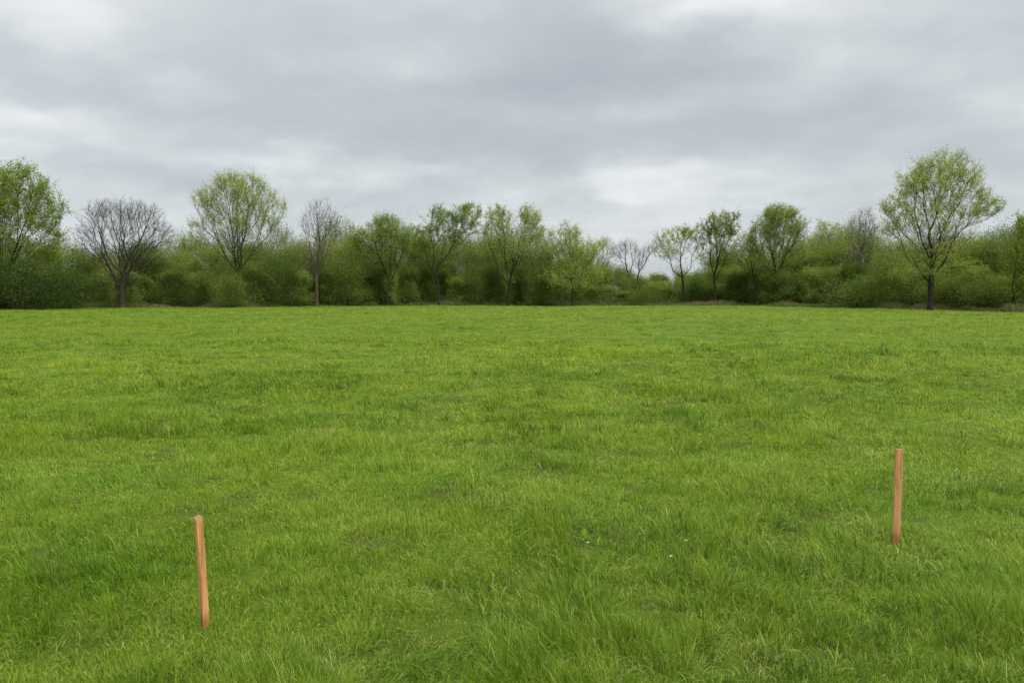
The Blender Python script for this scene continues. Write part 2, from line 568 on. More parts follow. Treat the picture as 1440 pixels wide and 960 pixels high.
def tubes(P, par, main, R, sides, mask):
    D = np.zeros_like(P)
    n = len(P)
    ch = np.arange(n)[par >= 0]
    e = P[ch] - P[par[ch]]
    e /= (np.linalg.norm(e, axis=1)[:, None] + 1e-9)
    D[ch] = e
    D[0] = (0, 0, 1)
    A = D.copy()
    mm = main >= 0
    A[mm] += D[main[mm]]
    A /= (np.linalg.norm(A, axis=1)[:, None] + 1e-9)
    c = ch[mask[ch]]
    p = par[c]
    is_main = main[p] == c
    d0 = np.where(is_main[:, None], A[p], D[c]); d1 = A[c]
    r0 = np.where(is_main, R[p], np.minimum(R[c] * 1.15, R[p])); r1 = R[c]

    def ring(cen, d, r):
        ref = np.tile(np.array([0.31, 0.95, 0.07]), (len(d), 1))
        u = np.cross(ref, d); u /= (np.linalg.norm(u, axis=1)[:, None] + 1e-9)
        v = np.cross(d, u)
        a = np.arange(sides) / sides * 2 * math.pi
        return cen[:, None] + r[:, None, None] * (u[:, None] * np.cos(a)[None, :, None] + v[:, None] * np.sin(a)[None, :, None])
    v0, v1 = ring(P[p], d0, r0), ring(P[c], d1, r1)
    k = len(c)
    V = np.concatenate([v0, v1], 1).reshape(-1, 3)
    a = np.arange(sides); b = (a + 1) % sides
    q = np.stack([a, b, b + sides, a + sides], -1)
    L = (np.arange(k)[:, None, None] * (2 * sides) + q[None]).reshape(-1, 4)
    return V, L


def twigs(P, par, R, rng, per, length, up, thick):
    """thin three sided cones growing on from the outer nodes"""
    n = len(P)
    idx = np.nonzero((R < 0.05) & (par >= 0))[0]
    idx = np.repeat(idx, per)
    k = len(idx)
    d = P[idx] - P[par[idx]]
    d /= (np.linalg.norm(d, axis=1)[:, None] + 1e-9)
    g = d * 0.9 + rng.normal(0, 0.55, (k, 3)) + np.array([0, 0, up])
    g /= np.linalg.norm(g, axis=1)[:, None]
    ln = length * rng.uniform(0.35, 1.05, k)
    s = P[par[idx]] + (P[idx] - P[par[idx]]) * rng.uniform(0.2, 1.0, (k, 1))
    mid = s + g * (ln * 0.5)[:, None] + rng.normal(0, 0.04, (k, 3)) * length
    tip = mid + (g + rng.normal(0, 0.3, (k, 3)) + np.array([0, 0, up * 0.5])) * (ln * 0.5)[:, None]
    return s, mid, tip, g, thick


def twig_mesh(s, mid, tip, thick):
    k = len(s)
    d = mid - s
    ref = np.array([0.3, 0.2, 0.93])
    u = np.cross(d, ref); u /= (np.linalg.norm(u, axis=1)[:, None] + 1e-9)
    w = np.cross(d, u); w /= (np.linalg.norm(w, axis=1)[:, None] + 1e-9)
    r = thick
    tri = [u * r, (-0.5 * u + 0.87 * w) * r, (-0.5 * u - 0.87 * w) * r]
    V = np.stack([s + tri[0], s + tri[1], s + tri[2], mid + tri[0] * .7, mid + tri[1] * .7, mid + tri[2] * .7, tip], 1).reshape(-1, 3)
    q = np.array([(0, 1, 4, 3), (1, 2, 5, 4), (2, 0, 3, 5)])
    t = np.array([(3, 4, 6), (4, 5, 6), (5, 3, 6)])
    st = np.arange(k)[:, None, None] * 7
    return V, (st + q[None]).reshape(-1, 4), (st + t[None]).reshape(-1, 3)


def leaf_cloud(s, mid, tip, rng, per, size, jit, tone_n):
    k = len(s)
    idx = np.repeat(np.arange(k), per)
    m = len(idx)
    t = rng.random(m)[:, None]
    base = np.where(t < 0.5, s[idx] + (mid[idx] - s[idx]) * t * 2, mid[idx] + (tip[idx] - mid[idx]) * (t - 0.5) * 2)
    c = base + np.clip(rng.normal(0, jit, (m, 3)), -1.5 * jit, 1.5 * jit)
    ax = (tip[idx] - s[idx]); ax /= (np.linalg.norm(ax, axis=1)[:, None] + 1e-9)
    a = ax * 0.5 + rng.normal(0, 0.7, (m, 3)); a /= np.linalg.norm(a, axis=1)[:, None]
    b = np.cross(a, rng.normal(0, 1, (m, 3))); b /= (np.linalg.norm(b, axis=1)[:, None] + 1e-9)
    sz = size * rng.uniform(0.55, 1.45, m)[:, None]
    a, b = a * sz, b * sz * 0.55
    nrm = np.cross(a, b); nrm /= (np.linalg.norm(nrm, axis=1)[:, None] + 1e-9)
    nrm = nrm * sz * 0.15
    V = np.stack([c - a, c + b - nrm, c + a, c - b - nrm], 1).reshape(-1, 3)
    L = np.arange(4 * m).reshape(-1, 4)
    # clump tone: neighbouring leaves share it, tips of the crown fresher
    cell = np.sin(c[:, 0] * 1.7 + tone_n) + np.sin(c[:, 1] * 1.9 + tone_n * 2) + np.sin(c[:, 2] * 2.1 + c[:, 0] * 0.8)
    tone = np.clip(0.5 + cell * 0.10 + rng.normal(0, 0.16, m), 0, 1)
    return V, L, tone


def make_plant(name, loc, spec, mats, rng):
    """a tree or shrub: Empty at the foot, children trunk, branches, foliage"""
    root = empty(name, loc)
    P, par, main, R, order = skeleton(spec['blobs'], spec['n'], loc, spec['fork'], rng, spec.get('bf', 0.35), spec.get('upk', 0.6),
                                      spec.get('tip', 0.0065), spec.get('ex', 2.0), spec.get('lean', (0, 0)), spec.get('shell', 0.42), s0f=spec.get('s0', 0.6),
                                      trunk_r=spec.get('tr'), vee=spec.get('vee', 0.22))
    n0 = 7
    is_tr = np.zeros(len(P), bool); is_tr[:n0] = True
    # follow the main leader a little way up
    k = n0 - 1
    for _ in range(spec.get('leader', 4)):
        if main[k] < 0: break
        k = main[k]; is_tr[k] = True
    V, L = tubes(P, par, main, R, 10, is_tr)
    me = np_mesh('trunk', V, L.ravel(), np.full(len(L), 4), True)
    link('trunk', me, [mats[0]], root)
    s, mid, tip, g, th = twigs(P, par, R, rng, spec.get('tw', 4), spec.get('tl', 0.9), spec.get('up', 0.35), spec.get('tth', 0.0038))
    vs, q, t, off = [], [], [], 0
    for mask, sides in (((R >= 0.06) & ~is_tr, 7), ((R < 0.06) & ~is_tr, 3)):
        if mask.sum() == 0: continue
        V, L = tubes(P, par, main, R, sides, mask)
        vs.append(V); q.append(L + off); off += len(V)
    V, Lq, Lt = twig_mesh(s, mid, tip, th)
    vs.append(V); q.append(Lq + off); t.append(Lt + off)
    q, t = np.concatenate(q), np.concatenate(t)
    me = np_mesh('branches', np.concatenate(vs), np.concatenate([q.ravel(), t.ravel()]),
                 np.concatenate([np.full(len(q), 4), np.full(len(t), 3)]), True)
    link('branches', me, [mats[0]], root)
    if spec.get('lf', 0) > 0:
        sel = np.ones(len(s), bool)
        if spec.get('lowbare'):
            sel = rng.random(len(s)) < np.clip((mid[:, 2] - spec['lowbare'][0]) / (spec['lowbare'][1] - spec['lowbare'][0]), spec.get('lowmin', 0.06), 1)
        hub = np.array([0, 0, spec['fork']])
        dd = np.linalg.norm(mid - hub, axis=1)
        lo, hi = spec.get('outer', (0.25, 0.7))
        # reach of the crown in this direction
        dirs = (mid - hub) / (dd[:, None] + 1e-6)
        ak = np.round(np.arctan2(dirs[:, 1], dirs[:, 0]) * 2).astype(int) * 100 + np.round(dirs[:, 2] * 5).astype(int)
        reach = np.zeros(len(dd))
        for a_ in np.unique(ak):
            mm_ = ak == a_; reach[mm_] = dd[mm_].max()
        sel &= rng.random(len(s)) < np.clip((dd / reach - lo) / (hi - lo), spec.get('inner', 0.10), 1)
        q_ = rng.uniform(0, 6.28, 3)
        cl = np.sin(mid[:, 0] * 1.3 + q_[0]) * np.sin(mid[:, 2] * 1.5 + q_[1]) + np.sin(mid[:, 1] * 1.2 + mid[:, 0] * 0.7 + q_[2]) * 0.6
        sel &= rng.random(len(s)) < np.clip(0.95 + cl * 0.35, 0.35, 1)
        V, L, tone = leaf_cloud(s[sel], mid[sel], tip[sel], rng, spec['lf'], spec['ls'], spec.get('lj', 0.16), spec.get('tn', 0.0))
        me = np_mesh('foliage', V, L.ravel(), np.full(len(L), 4), False, {'tone': tone})
        link('foliage', me, [mats[1]], root)
    return root


def copy_tree(o, parent=None):
    c = o.copy(); COL.objects.link(c); c.parent = parent
    for ch in o.children: copy_tree(ch, c)
    return c


def px_blobs(bl, Y, X0):
    """crown lobes measured in the photo -> metres round the foot of the tree"""
    k = Y / F
    out = []
    for i, b in enumerate(bl):
        cx, cy, rx, ry = b[:4]
        dy = b[4] if len(b) > 4 else 0.0
        p = at(cx, cy, Y)
        out.append((p[0] - X0, p[2], rx * k, ry * k, dy, min(rx * k * 0.95, 6.5)))
    return out


BARK = bark_material('dark_bark', (0.018, 0.016, 0.010), (0.045, 0.040, 0.027))
BARK_DOME = bark_material('brown_grey_bark', (0.030, 0.025, 0.017), (0.082, 0.068, 0.048))
BARK_GREY = bark_material('grey_bark', (0.060, 0.050, 0.032), (0.13, 0.105, 0.070))
BARK_RED = bark_material('reddish_bark', (0.055, 0.044, 0.030), (0.115, 0.090, 0.062))
BARK_MOSS = bark_material('mossy_bark', (0.025, 0.028, 0.010), (0.055, 0.058, 0.024))

LF_FRESH = leaf_material('fresh_spring_leaves', (0.21, 0.28, 0.045), (0.36, 0.43, 0.10), (0.50, 0.54, 0.20), 0.55)
LF_MID = leaf_material('mid_green_leaves', (0.13, 0.195, 0.022), (0.24, 0.32, 0.046), (0.37, 0.44, 0.10), 0.55)
LF_DEEP = leaf_material('deep_green_leaves', (0.03, 0.056, 0.008), (0.060, 0.102, 0.014), (0.115, 0.165, 0.026), 0.35)
LF_PALE = leaf_material('pale_young_leaves', (0.22, 0.29, 0.07), (0.36, 0.43, 0.13), (0.50, 0.54, 0.24), 0.55)
LF_SHRUB = leaf_material('shrub_leaves', (0.075, 0.120, 0.018), (0.145, 0.215, 0.034), (0.25, 0.32, 0.08), 0.45)
LF_SHRUB_OLIVE = leaf_material('olive_shrub_leaves', (0.085, 0.125, 0.020), (0.165, 0.220, 0.036), (0.27, 0.32, 0.08), 0.45)
LF_OLIVE = leaf_material('olive_leaves', (0.12, 0.17, 0.020), (0.22, 0.28, 0.040), (0.34, 0.39, 0.09), 0.55)

TREES = [
    dict(nm='leafy_tree', lb='tallest leafy green tree at the left edge, above the dark shrubs', px=4, Y=84,
         bl=[(-35, 285, 70, 55), (20, 272, 50, 45), (55, 300, 36, 42), (30, 330, 55, 38), (-40, 340, 60, 40), (0, 246, 40, 24), (74, 340, 20, 28), (80, 300, 12, 16), (45, 258, 22, 22), (60, 360, 26, 14)],
         fk=388, n=2700, lf=9, ls=0.078, mats=(BARK, LF_MID), bf=1.15, tr=0.34, up=0.45, s0=0.8, outer=(0.3, 0.85), inner=0.06),
    dict(nm='bare_tree', lb='leafless dome-shaped tree with many dark stems standing at the left field edge', px=172, Y=92,
         bl=[(173, 325, 60, 44), (128, 330, 24, 26), (220, 328, 24, 26), (173, 298, 46, 20), (116, 335, 16, 20), (232, 330, 15, 18), (170, 360, 58, 18), (198, 392, 28, 4), (150, 298, 30, 17), (202, 298, 28, 17), (150, 390, 22, 4)],
         fk=410, n=3300, lf=0, mats=(BARK_DOME, None), bf=1.0, vee=0.12, tr=0.33, tip=0.0075, tw=6, tl=0.85, up=0.2, tth=0.0038, ex=2.0, s0=0.55),
    dict(nm='leafy_tree', lb='tall fan-shaped tree with fresh yellow-green leaves, second leafy tree from the left', px=335, Y=98,
         bl=[(335, 275, 34, 32), (296, 290, 22, 30), (372, 292, 24, 28), (333, 318, 44, 26), (277, 322, 13, 20), (393, 296, 10, 16), (308, 260, 12, 16), (350, 256, 12, 15), (332, 342, 30, 18),
             (280, 284, 12, 16), (365, 265, 12, 14), (270, 335, 8, 8), (327, 252, 7, 10), (384, 318, 12, 12)],
         fk=392, n=2600, lf=6, ls=0.066, mats=(BARK_MOSS, LF_FRESH), bf=1.15, tr=0.28, tw=4, tl=1.15, up=0.8, lj=0.10, s0=0.8, outer=(0.35, 0.9), inner=0.08),
    dict(nm='bare_tree', lb='slim leafless tree with a reddish trunk, right of the fan-shaped fresh green tree', px=446, Y=100,
         bl=[(447, 312, 20, 32), (430, 318, 12, 24), (466, 316, 12, 26), (450, 350, 18, 26), (440, 292, 8, 14), (458, 290, 8, 14), (440, 372, 14, 16)],
         fk=400, n=950, lf=0, mats=(BARK_RED, None), bf=0.95, tr=0.17, tip=0.0075, tw=5, tl=1.0, up=0.8, tth=0.0038),
    dict(nm='leafy_tree', lb='rounded mid green tree on forked stems, just left of the slender two-lobed tree', px=545, Y=112,
         bl=[(535, 330, 26, 24), (506, 338, 18, 18), (564, 335, 18, 22), (537, 310, 12, 10), (520, 352, 22, 14), (558, 352, 22, 12), (492, 318, 7, 8), (555, 312, 8, 8), (575, 325, 6, 8)],
         fk=420, n=1300, lf=7, ls=0.075, mats=(BARK, LF_MID), bf=1.1, tr=0.2, lj=0.2, s0=0.3, outer=(0.5, 0.75), inner=0.05),
    dict(nm='leafy_tree', lb='slender forked tree with a two-lobed leafy crown, left of the sparse spreading tree', px=617, Y=114,
         bl=[(622, 315, 22, 24), (652, 306, 20, 18), (596, 335, 18, 16), (612, 297, 9, 8), (658, 292, 9, 8), (645, 335, 18, 18), (592, 350, 12, 12), (672, 300, 6, 10), (585, 322, 7, 8), (668, 320, 8, 10)],
         fk=398, n=1300, lf=6, ls=0.075, mats=(BARK, LF_MID), bf=0.7, tr=0.15, lj=0.12, outer=(0.35, 0.7)),
    dict(nm='leafy_tree', lb='spreading multi-stemmed tree with sparse pale leaves near the middle of the tree line', px=714, Y=116,
         bl=[(703, 318, 22, 26), (744, 316, 20, 28), (700, 297, 13, 12), (740, 298, 14, 12), (725, 345, 40, 22), (684, 325, 10, 18), (760, 330, 8, 20), (722, 305, 8, 10), (755, 302, 7, 9), (688, 300, 6, 10)],
         fk=420, n=1700, lf=4, ls=0.085, mats=(BARK, LF_PALE), bf=1.0, tr=0.24, lj=0.11, tw=4, s0=0.4, outer=(0.4, 0.85)),
    dict(nm='leafy_tree', lb='bushy willow-like tree of pale yellow-green, right of the spreading sparse tree', px=805, Y=114,
         bl=[(798, 328, 20, 18), (815, 352, 34, 20), (783, 345, 18, 18), (838, 350, 16, 14), (800, 385, 38, 26), (840, 385, 18, 20), (812, 332, 12, 14), (775, 330, 8, 10), (850, 342, 8, 8)],
         fk=420, n=1500, lf=4, ls=0.085, mats=(BARK_MOSS, LF_FRESH), bf=1.1, tr=0.18, up=0.6, lj=0.14, s0=0.3, outer=(0.1, 0.4)),
    dict(nm='bare_tree', lb='thin grey leafless tree leaning right behind the bushy willow-like tree', px=836, Y=125,
         bl=[(850, 343, 12, 12), (862, 352, 10, 12), (848, 365, 12, 12)],
         fk=405, n=450, lf=1, ls=0.06, mats=(BARK_GREY, LF_PALE), bf=0.8, tr=0.10, tip=0.0075, tw=4, tl=0.8, up=0.5),
    dict(nm='bare_tree', lb='small grey nearly leafless tree in the low gap of the tree line', px=885, Y=128,
         bl=[(878, 346, 13, 12), (868, 358, 10, 10), (893, 352, 8, 14)],
         fk=395, n=500, lf=0, mats=(BARK_GREY, LF_PALE), bf=0.8, tr=0.13, tip=0.0085, tw=5, tl=0.8, up=0.5),
    dict(nm='bare_tree', lb='leafless grey tree reaching right, touching the sparse forked tree by the gap', px=896, Y=122,
         bl=[(905, 358, 12, 14), (918, 348, 11, 9), (898, 372, 8, 8)],
         fk=396, n=400, lf=0, mats=(BARK_GREY, LF_PALE), bf=0.8, tr=0.12, tip=0.0085, tw=5, tl=0.8, up=0.4),
    dict(nm='leafy_tree', lb='sparse forked tree with small greyish-green leaves just right of the gap', px=961, Y=114,
         bl=[(952, 332, 22, 14), (930, 342, 14, 12), (978, 338, 13, 22), (942, 355, 26, 12), (965, 326, 12, 10), (985, 350, 8, 14), (922, 330, 7, 6)],
         fk=402, n=900, lf=3, ls=0.08, mats=(BARK, LF_PALE), bf=0.6, tr=0.16, tw=4, tl=0.7, lj=0.1, outer=(0.4, 0.85)),
    dict(nm='leafy_tree', lb='upright thinly leafed tree with a dark trunk, left of the round full crown', px=1006, Y=113,
         bl=[(1010, 322, 20, 18), (992, 325, 12, 18), (1030, 320, 12, 18), (1015, 348, 24, 24), (1018, 304, 10, 8), (1004, 306, 7, 7), (1036, 306, 6, 8)],
         fk=410, n=1100, lf=4, ls=0.085, mats=(BARK, LF_OLIVE), bf=0.8, tr=0.18, lj=0.12, tl=0.8, up=0.55, outer=(0.35, 0.8)),
    dict(nm='leafy_tree', lb='round full-crowned mid green tree on upright stems, right of the middle', px=1091, Y=110,
         bl=[(1095, 318, 34, 26), (1070, 328, 18, 20), (1122, 328, 15, 22), (1095, 300, 22, 12), (1095, 345, 38, 22), (1060, 345, 10, 14), (1080, 302, 9, 9), (1112, 302, 10, 9), (1132, 315, 7, 9)],
         fk=415, n=2000, lf=6, ls=0.070, mats=(BARK, LF_MID), bf=1.15, tr=0.22, up=0.6, lj=0.13, s0=0.5, outer=(0.45, 0.8), inner=0.05),
    dict(nm='leafy_tree', lb='thin-trunked olive tree in front of the wood, left of the round full crown', px=1061, Y=111,
         bl=[(1050, 342, 14, 18), (1060, 368, 18, 22), (1040, 360, 9, 12), (1058, 328, 6, 8)],
         fk=405, n=520, lf=3, ls=0.075, mats=(BARK, LF_FRESH), bf=0.8, tr=0.09, s0=0.3),
    dict(nm='leafy_tree', lb='hazy grey-green tree just left of the leafless tree near the big right tree', px=1165, Y=125,
         bl=[(1162, 333, 20, 18), (1146, 343, 14, 18), (1187, 333, 13, 16), (1165, 365, 32, 24), (1155, 318, 8, 8), (1176, 320, 8, 8)],
         fk=410, n=1000, lf=4, ls=0.09, mats=(BARK_GREY, LF_PALE), bf=0.9, tr=0.14, lj=0.2, s0=0.3),
    dict(nm='bare_tree', lb='upright leafless brown tree just left of the biggest right-hand tree', px=1215, Y=106,
         bl=[(1215, 320, 14, 26), (1200, 322, 10, 22), (1229, 322, 8, 24), (1212, 350, 18, 22), (1208, 302, 5, 8), (1222, 300, 5, 9)],
         fk=405, n=900, lf=1, ls=0.05, mats=(BARK_RED, LF_OLIVE), bf=1.0, tr=0.14, tip=0.0075, tw=4, tl=0.9, up=0.8),
    dict(nm='leafy_tree', lb='biggest tree at the right with a bare dark trunk and airy pale green crown', px=1308, Y=78,
         bl=[(1320, 262, 44, 38), (1285, 262, 26, 34), (1352, 245, 26, 26), (1262, 290, 22, 24), (1365, 288, 30, 26), (1390, 290, 20, 16), (1310, 310, 58, 28),
             (1318, 228, 22, 14), (1350, 220, 12, 11), (1254, 322, 16, 12), (1300, 350, 46, 20), (1285, 380, 38, 16), (1345, 372, 28, 12), (1295, 238, 12, 12), (1372, 248, 10, 14), (1244, 290, 7, 12), (1404, 296, 8, 10),
             (1268, 258, 9, 10), (1340, 335, 30, 12), (1328, 214, 6, 6), (1380, 268, 14, 14)],
         fk=364, n=3400, lf=6, ls=0.060, mats=(BARK, LF_FRESH), bf=0.85, tr=0.28, tw=4, tl=0.8, up=0.45, lj=0.10, s0=0.55, outer=(0.35, 0.8), inner=0.08),
    dict(nm='leafy_tree', lb='green tree cut off by the right edge of the view beside the biggest tree', px=1424, Y=74,
         bl=[(1436, 318, 10, 20), (1462, 320, 26, 28), (1425, 350, 12, 14), (1440, 370, 24, 26), (1480, 350, 30, 30), (1436, 400, 24, 20)],
         fk=412, n=1200, lf=5, ls=0.085, mats=(BARK, LF_MID), bf=0.8, tr=0.15, s0=0.4, outer=(0.15, 0.5)),
]


def build_trees():
    for i, t in enumerate(TREES):
        rng = np.random.default_rng(100 + i)
        Y = t['Y']
        X0 = (t['px'] - CX) / F * Y * 1.0
        z0 = float(terrain_z(np.array([X0]), np.array([Y]))[0])
        X0 = at(t['px'], 430, Y)[0]
        sp = dict(t)
        sp['blobs'] = px_blobs(t['bl'], Y, X0)
        sp['fork'] = max(0.8, at(t['px'], t['fk'], Y)[2])
        o = make_plant(t['nm'], (X0, Y, z0), sp, t['mats'], rng)
        tag(o, t['lb'], 'tree', 'trees along the far edge of the field')


# ------------------------------------------------------------------ shrubs and the thicket behind
def shrub_spec(kind, rng):
    w, h = {'round': (2.6, 4.2), 'tall': (2.3, 6.2), 'wide': (3.6, 3.6), 'low': (2.4, 2.0)}[kind]
    bl = []
    for k in range(11):
        a = rng.uniform(0, 2 * math.pi); r = rng.uniform(0.1, 0.95) * w
        zz = rng.uniform(0.20, 1.0 - 0.35 * r / w) * h
        s = rng.uniform(0.22, 0.48)
        bl.append((math.cos(a) * r, zz, w * s, h * s * 0.62, math.sin(a) * r, w * s))
    bl.append((0, h * 0.40, w * 0.7, h * 0.36, 0, w * 0.7))
    bl.append((0, h * 0.18, w * 0.85, h * 0.18, 0, w * 0.85))
    return dict(blobs=bl, fork=0.5, n=520 if kind != 'low' else 300, bf=0.4, upk=0.3, tw=3, tl=1.35, up=0.7, tth=0.004,
                lf=12, ls=0.062, lj=0.36, shell=0.30, outer=(0.0, 0.1))


SHRUBS = [
    # px, distance, kind, scale, leaves, label
    (60, 80, 'wide', 1.35, 'DEEP', 'dark green shrub mound under the tall tree at the left edge'),
    (12, 82, 'wide', 1.30, 'DEEP', 'dark green shrub cut off by the left edge of the view'),
    (100, 88, 'round', 1.05, 'DEEP', 'dark shrub just left of the leafless dome-shaped tree'),
    (205, 99, 'low', 1.25, 'MID', 'low bright shrub right of the foot of the leafless dome-shaped tree'),
    (135, 101, 'low', 1.35, 'OLIVE', 'low yellowish shrub left behind the leafless dome-shaped trunk'),
    (326, 95, 'round', 0.92, 'OLIVE', 'olive shrub in front of the trunk of the fan-shaped fresh green tree'),
    (300, 99, 'round', 1.25, 'MID', 'green shrub left of the foot of the fan-shaped fresh green tree'),
    (350, 101, 'tall', 1.0, 'OLIVE', 'tall olive shrub right against the trunk of the fan-shaped tree'),
    (400, 103, 'tall', 1.28, 'MID', 'tall green thicket bush between the fan-shaped tree and slim leafless tree'),
    (490, 109, 'tall', 1.25, 'OLIVE', 'tall bush between the slim leafless tree and rounded mid green tree'),
    (580, 118, 'round', 1.35, 'MID', 'shrub between the rounded tree and the slender two-lobed tree'),
    (662, 117, 'tall', 1.05, 'MID', 'round bush between the slender two-lobed tree and the spreading sparse tree'),
    (762, 116, 'tall', 1.15, 'MID', 'bush between the spreading sparse tree and the willow-like tree'),
    (905, 116, 'wide', 0.95, 'OLIVE', 'low wide shrub below the small grey leafless trees in the gap'),
    (985, 117, 'round', 1.15, 'MID', 'shrub between the sparse forked tree and upright thinly leafed tree'),
    (1035, 115, 'tall', 0.9, 'OLIVE', 'olive bush behind the thin-trunked olive tree'),
    (1135, 108, 'round', 1.15, 'MID', 'green shrub right of the foot of the round full-crowned tree'),
    (1205, 95, 'low', 1.6, 'MID', 'bright low shrub left of the biggest right-hand tree'),
    (1250, 92, 'tall', 1.1, 'OLIVE', 'tall yellowish bush touching the left of the biggest right-hand tree'),
    (1350, 86, 'wide', 1.25, 'OLIVE', 'wide yellow-green shrub behind the right of the biggest right-hand tree'),
    (1395, 80, 'low', 1.5, 'MID', 'low green shrub right of the biggest right-hand tree'),
]


def build_shrubs():
    LM = {'DEEP': LF_DEEP, 'MID': LF_SHRUB, 'OLIVE': LF_SHRUB_OLIVE}
    proto = {}
    for i, (px, Y, kind, sc, lf, lb) in enumerate(SHRUBS):
        X = at(px, 430, Y)[0]
        z = float(terrain_z(np.array([X]), np.array([float(Y)]))[0])
        key = (kind, lf)
        rng = np.random.default_rng(500 + i)
        if key not in proto:
            proto[key] = make_plant('shrub', (X, Y, z), shrub_spec(kind, rng), (BARK_MOSS, LM[lf]), rng)
            o = proto[key]
        else:
            o = copy_tree(proto[key])
            o.location = (X, Y, z)
        o.rotation_euler = (0, 0, rng.uniform(0, 6.28))
        o.scale = (sc, sc, sc)
        tag(o, lb, 'shrub', 'shrubs at the foot of the tree line')


# top line of the wood behind, in photo pixels
_wt_px = np.array([-400, -60, 60, 115, 160, 215, 250, 300, 380, 420, 480, 520, 580, 640, 700, 760, 820, 860, 900, 960, 1000, 1040, 1100, 1150, 1200, 1240, 1290, 1350, 1410, 1500, 1900])
_wt_py = np.array([330, 335, 338, 346, 346, 338, 332, 336, 318, 326, 312, 326, 318, 330, 330, 328, 352, 373, 381, 378, 354, 338, 336, 320, 324, 326, 322, 314, 320, 314, 314])


def build_wood():
    """the continuous mass of bushes and young trees behind the field edge"""
    rng = np.random.default_rng(77)
    LV, LT, BV, BQ, BT = [], [], [], [], []
    offb = 0
    protos = []
    for k in range(5):
        r2 = np.random.default_rng(900 + k)
        bl = []
        w, h = 0.40, 1.0
        for q in range(9):
            a = r2.uniform(0, 2 * math.pi); r = r2.uniform(0, 0.6) * w
            s = r2.uniform(0.35, 0.5)
            bl.append((math.cos(a) * r, r2.uniform(0.35, 0.85), w * s, s * 0.40, math.sin(a) * r, w * s))
        bl.append((0, 0.22, w * 0.9, 0.22, 0, w * 0.9))
        H = 8.0
        bl = [tuple(v * H for v in b) for b in bl]
        P, par, main, R, order = skeleton(bl, 420, None, 0.9, r2, 0.9, 0.3, 0.008, 2.1, shell=0.45, vee=0.25)
        s, mid, tip, g, th = twigs(P, par, R, r2, 3, 1.3, 0.6, 0.005)
        mk = np.ones(len(P), bool)
        V, Lq = tubes(P, par, main, R, 4, mk)
        V2, q2, t2 = twig_mesh(s, mid, tip, 0.005)
        bv = np.concatenate([V, V2]); bq = np.concatenate([Lq, q2 + len(V)]); bt = t2 + len(V)
        lv, ll, lt = leaf_cloud(s, mid, tip, r2, 8, 0.092, 0.34, k)
        protos.append((bv, bq, bt, lv, lt))
    H = 8.0
    rows = [(5, 0.55, 2.8), (10, 0.82, 3.0), (17, 0.95, 4.2), (27, 1.0, 5.0), (42, 1.0, 6.5)]
    for (back, hk, step) in rows:
        t = -1.0
        while t < 1.0:
            Yb = float(np.interp(t, _e_t, _e_d)) + back + rng.uniform(-2, 2)
            t += step / Yb * rng.uniform(0.6, 1.15)
            px = t * F + CX
            X = t * Yb
            top = at(CX, np.interp(px, _wt_px, _wt_py) + rng.uniform(-3, 10), Yb)[2]
            hh = top * hk * rng.uniform(0.80, 1.18)
            bv, bq, bt, lv, lt = protos[rng.integers(5)]
            a = rng.uniform(0, 6.28); c, s = math.cos(a), math.sin(a)
            kz = hh / H; kx = max(kz, 0.75) * rng.uniform(0.7, 1.2)
            M = np.array([[c * kx, -s * kx, 0], [s * kx, c * kx, 0], [0, 0, kz]]).T
            off = np.array([X, Yb, -0.1])
            # leaves keep their own size: move quad centres, not corners
            q = lv.reshape(-1, 4, 3); cen = q.mean(1, keepdims=True)
            keep = rng.random(len(q)) < (0.95 if rng.random() < 0.6 else rng.uniform(0.15, 0.6))
            nq = ((cen @ M) + off + (q - cen))[keep]
            LV.append(nq.reshape(-1, 3))
            shift = rng.normal(0, 0.28)
            LT.append(np.clip(lt[keep] + shift, 0, 1))
            BV.append(bv @ M + off); BQ.append(bq + offb); BT.append(bt + offb); offb += len(bv)
    LV, LT = np.concatenate(LV), np.concatenate(LT)
    BV, BQ, BT = np.concatenate(BV), np.concatenate(BQ), np.concatenate(BT)
    nl, nb = len(LV) // 4, len(BV)
    V = np.concatenate([BV, LV])
    loops = np.concatenate([BQ.ravel(), np.arange(nl * 4) + nb, BT.ravel()])
    sizes = np.concatenate([np.full(len(BQ), 4), np.full(nl, 4), np.full(len(BT), 3)])
    mi = np.concatenate([np.ones(len(BQ)), np.zeros(nl), np.ones(len(BT))]).astype(int)
    tone = np.concatenate([np.zeros(len(BQ)), LT, np.zeros(len(BT))])
    print('wood leaves', nl, 'branch faces', len(BQ) + len(BT))
    me = np_mesh('woodland', V, loops, sizes, False, {'tone': tone}, mi)
    lw = leaf_material('woodland_leaves', (0.085, 0.140, 0.022), (0.175, 0.252, 0.040), (0.30, 0.37, 0.09), 0.5)
    o = link('woodland', me, [lw, BARK_GREY])
    tag(o, 'dense mass of young trees and bushes behind the field edge', 'woodland', kind='stuff')


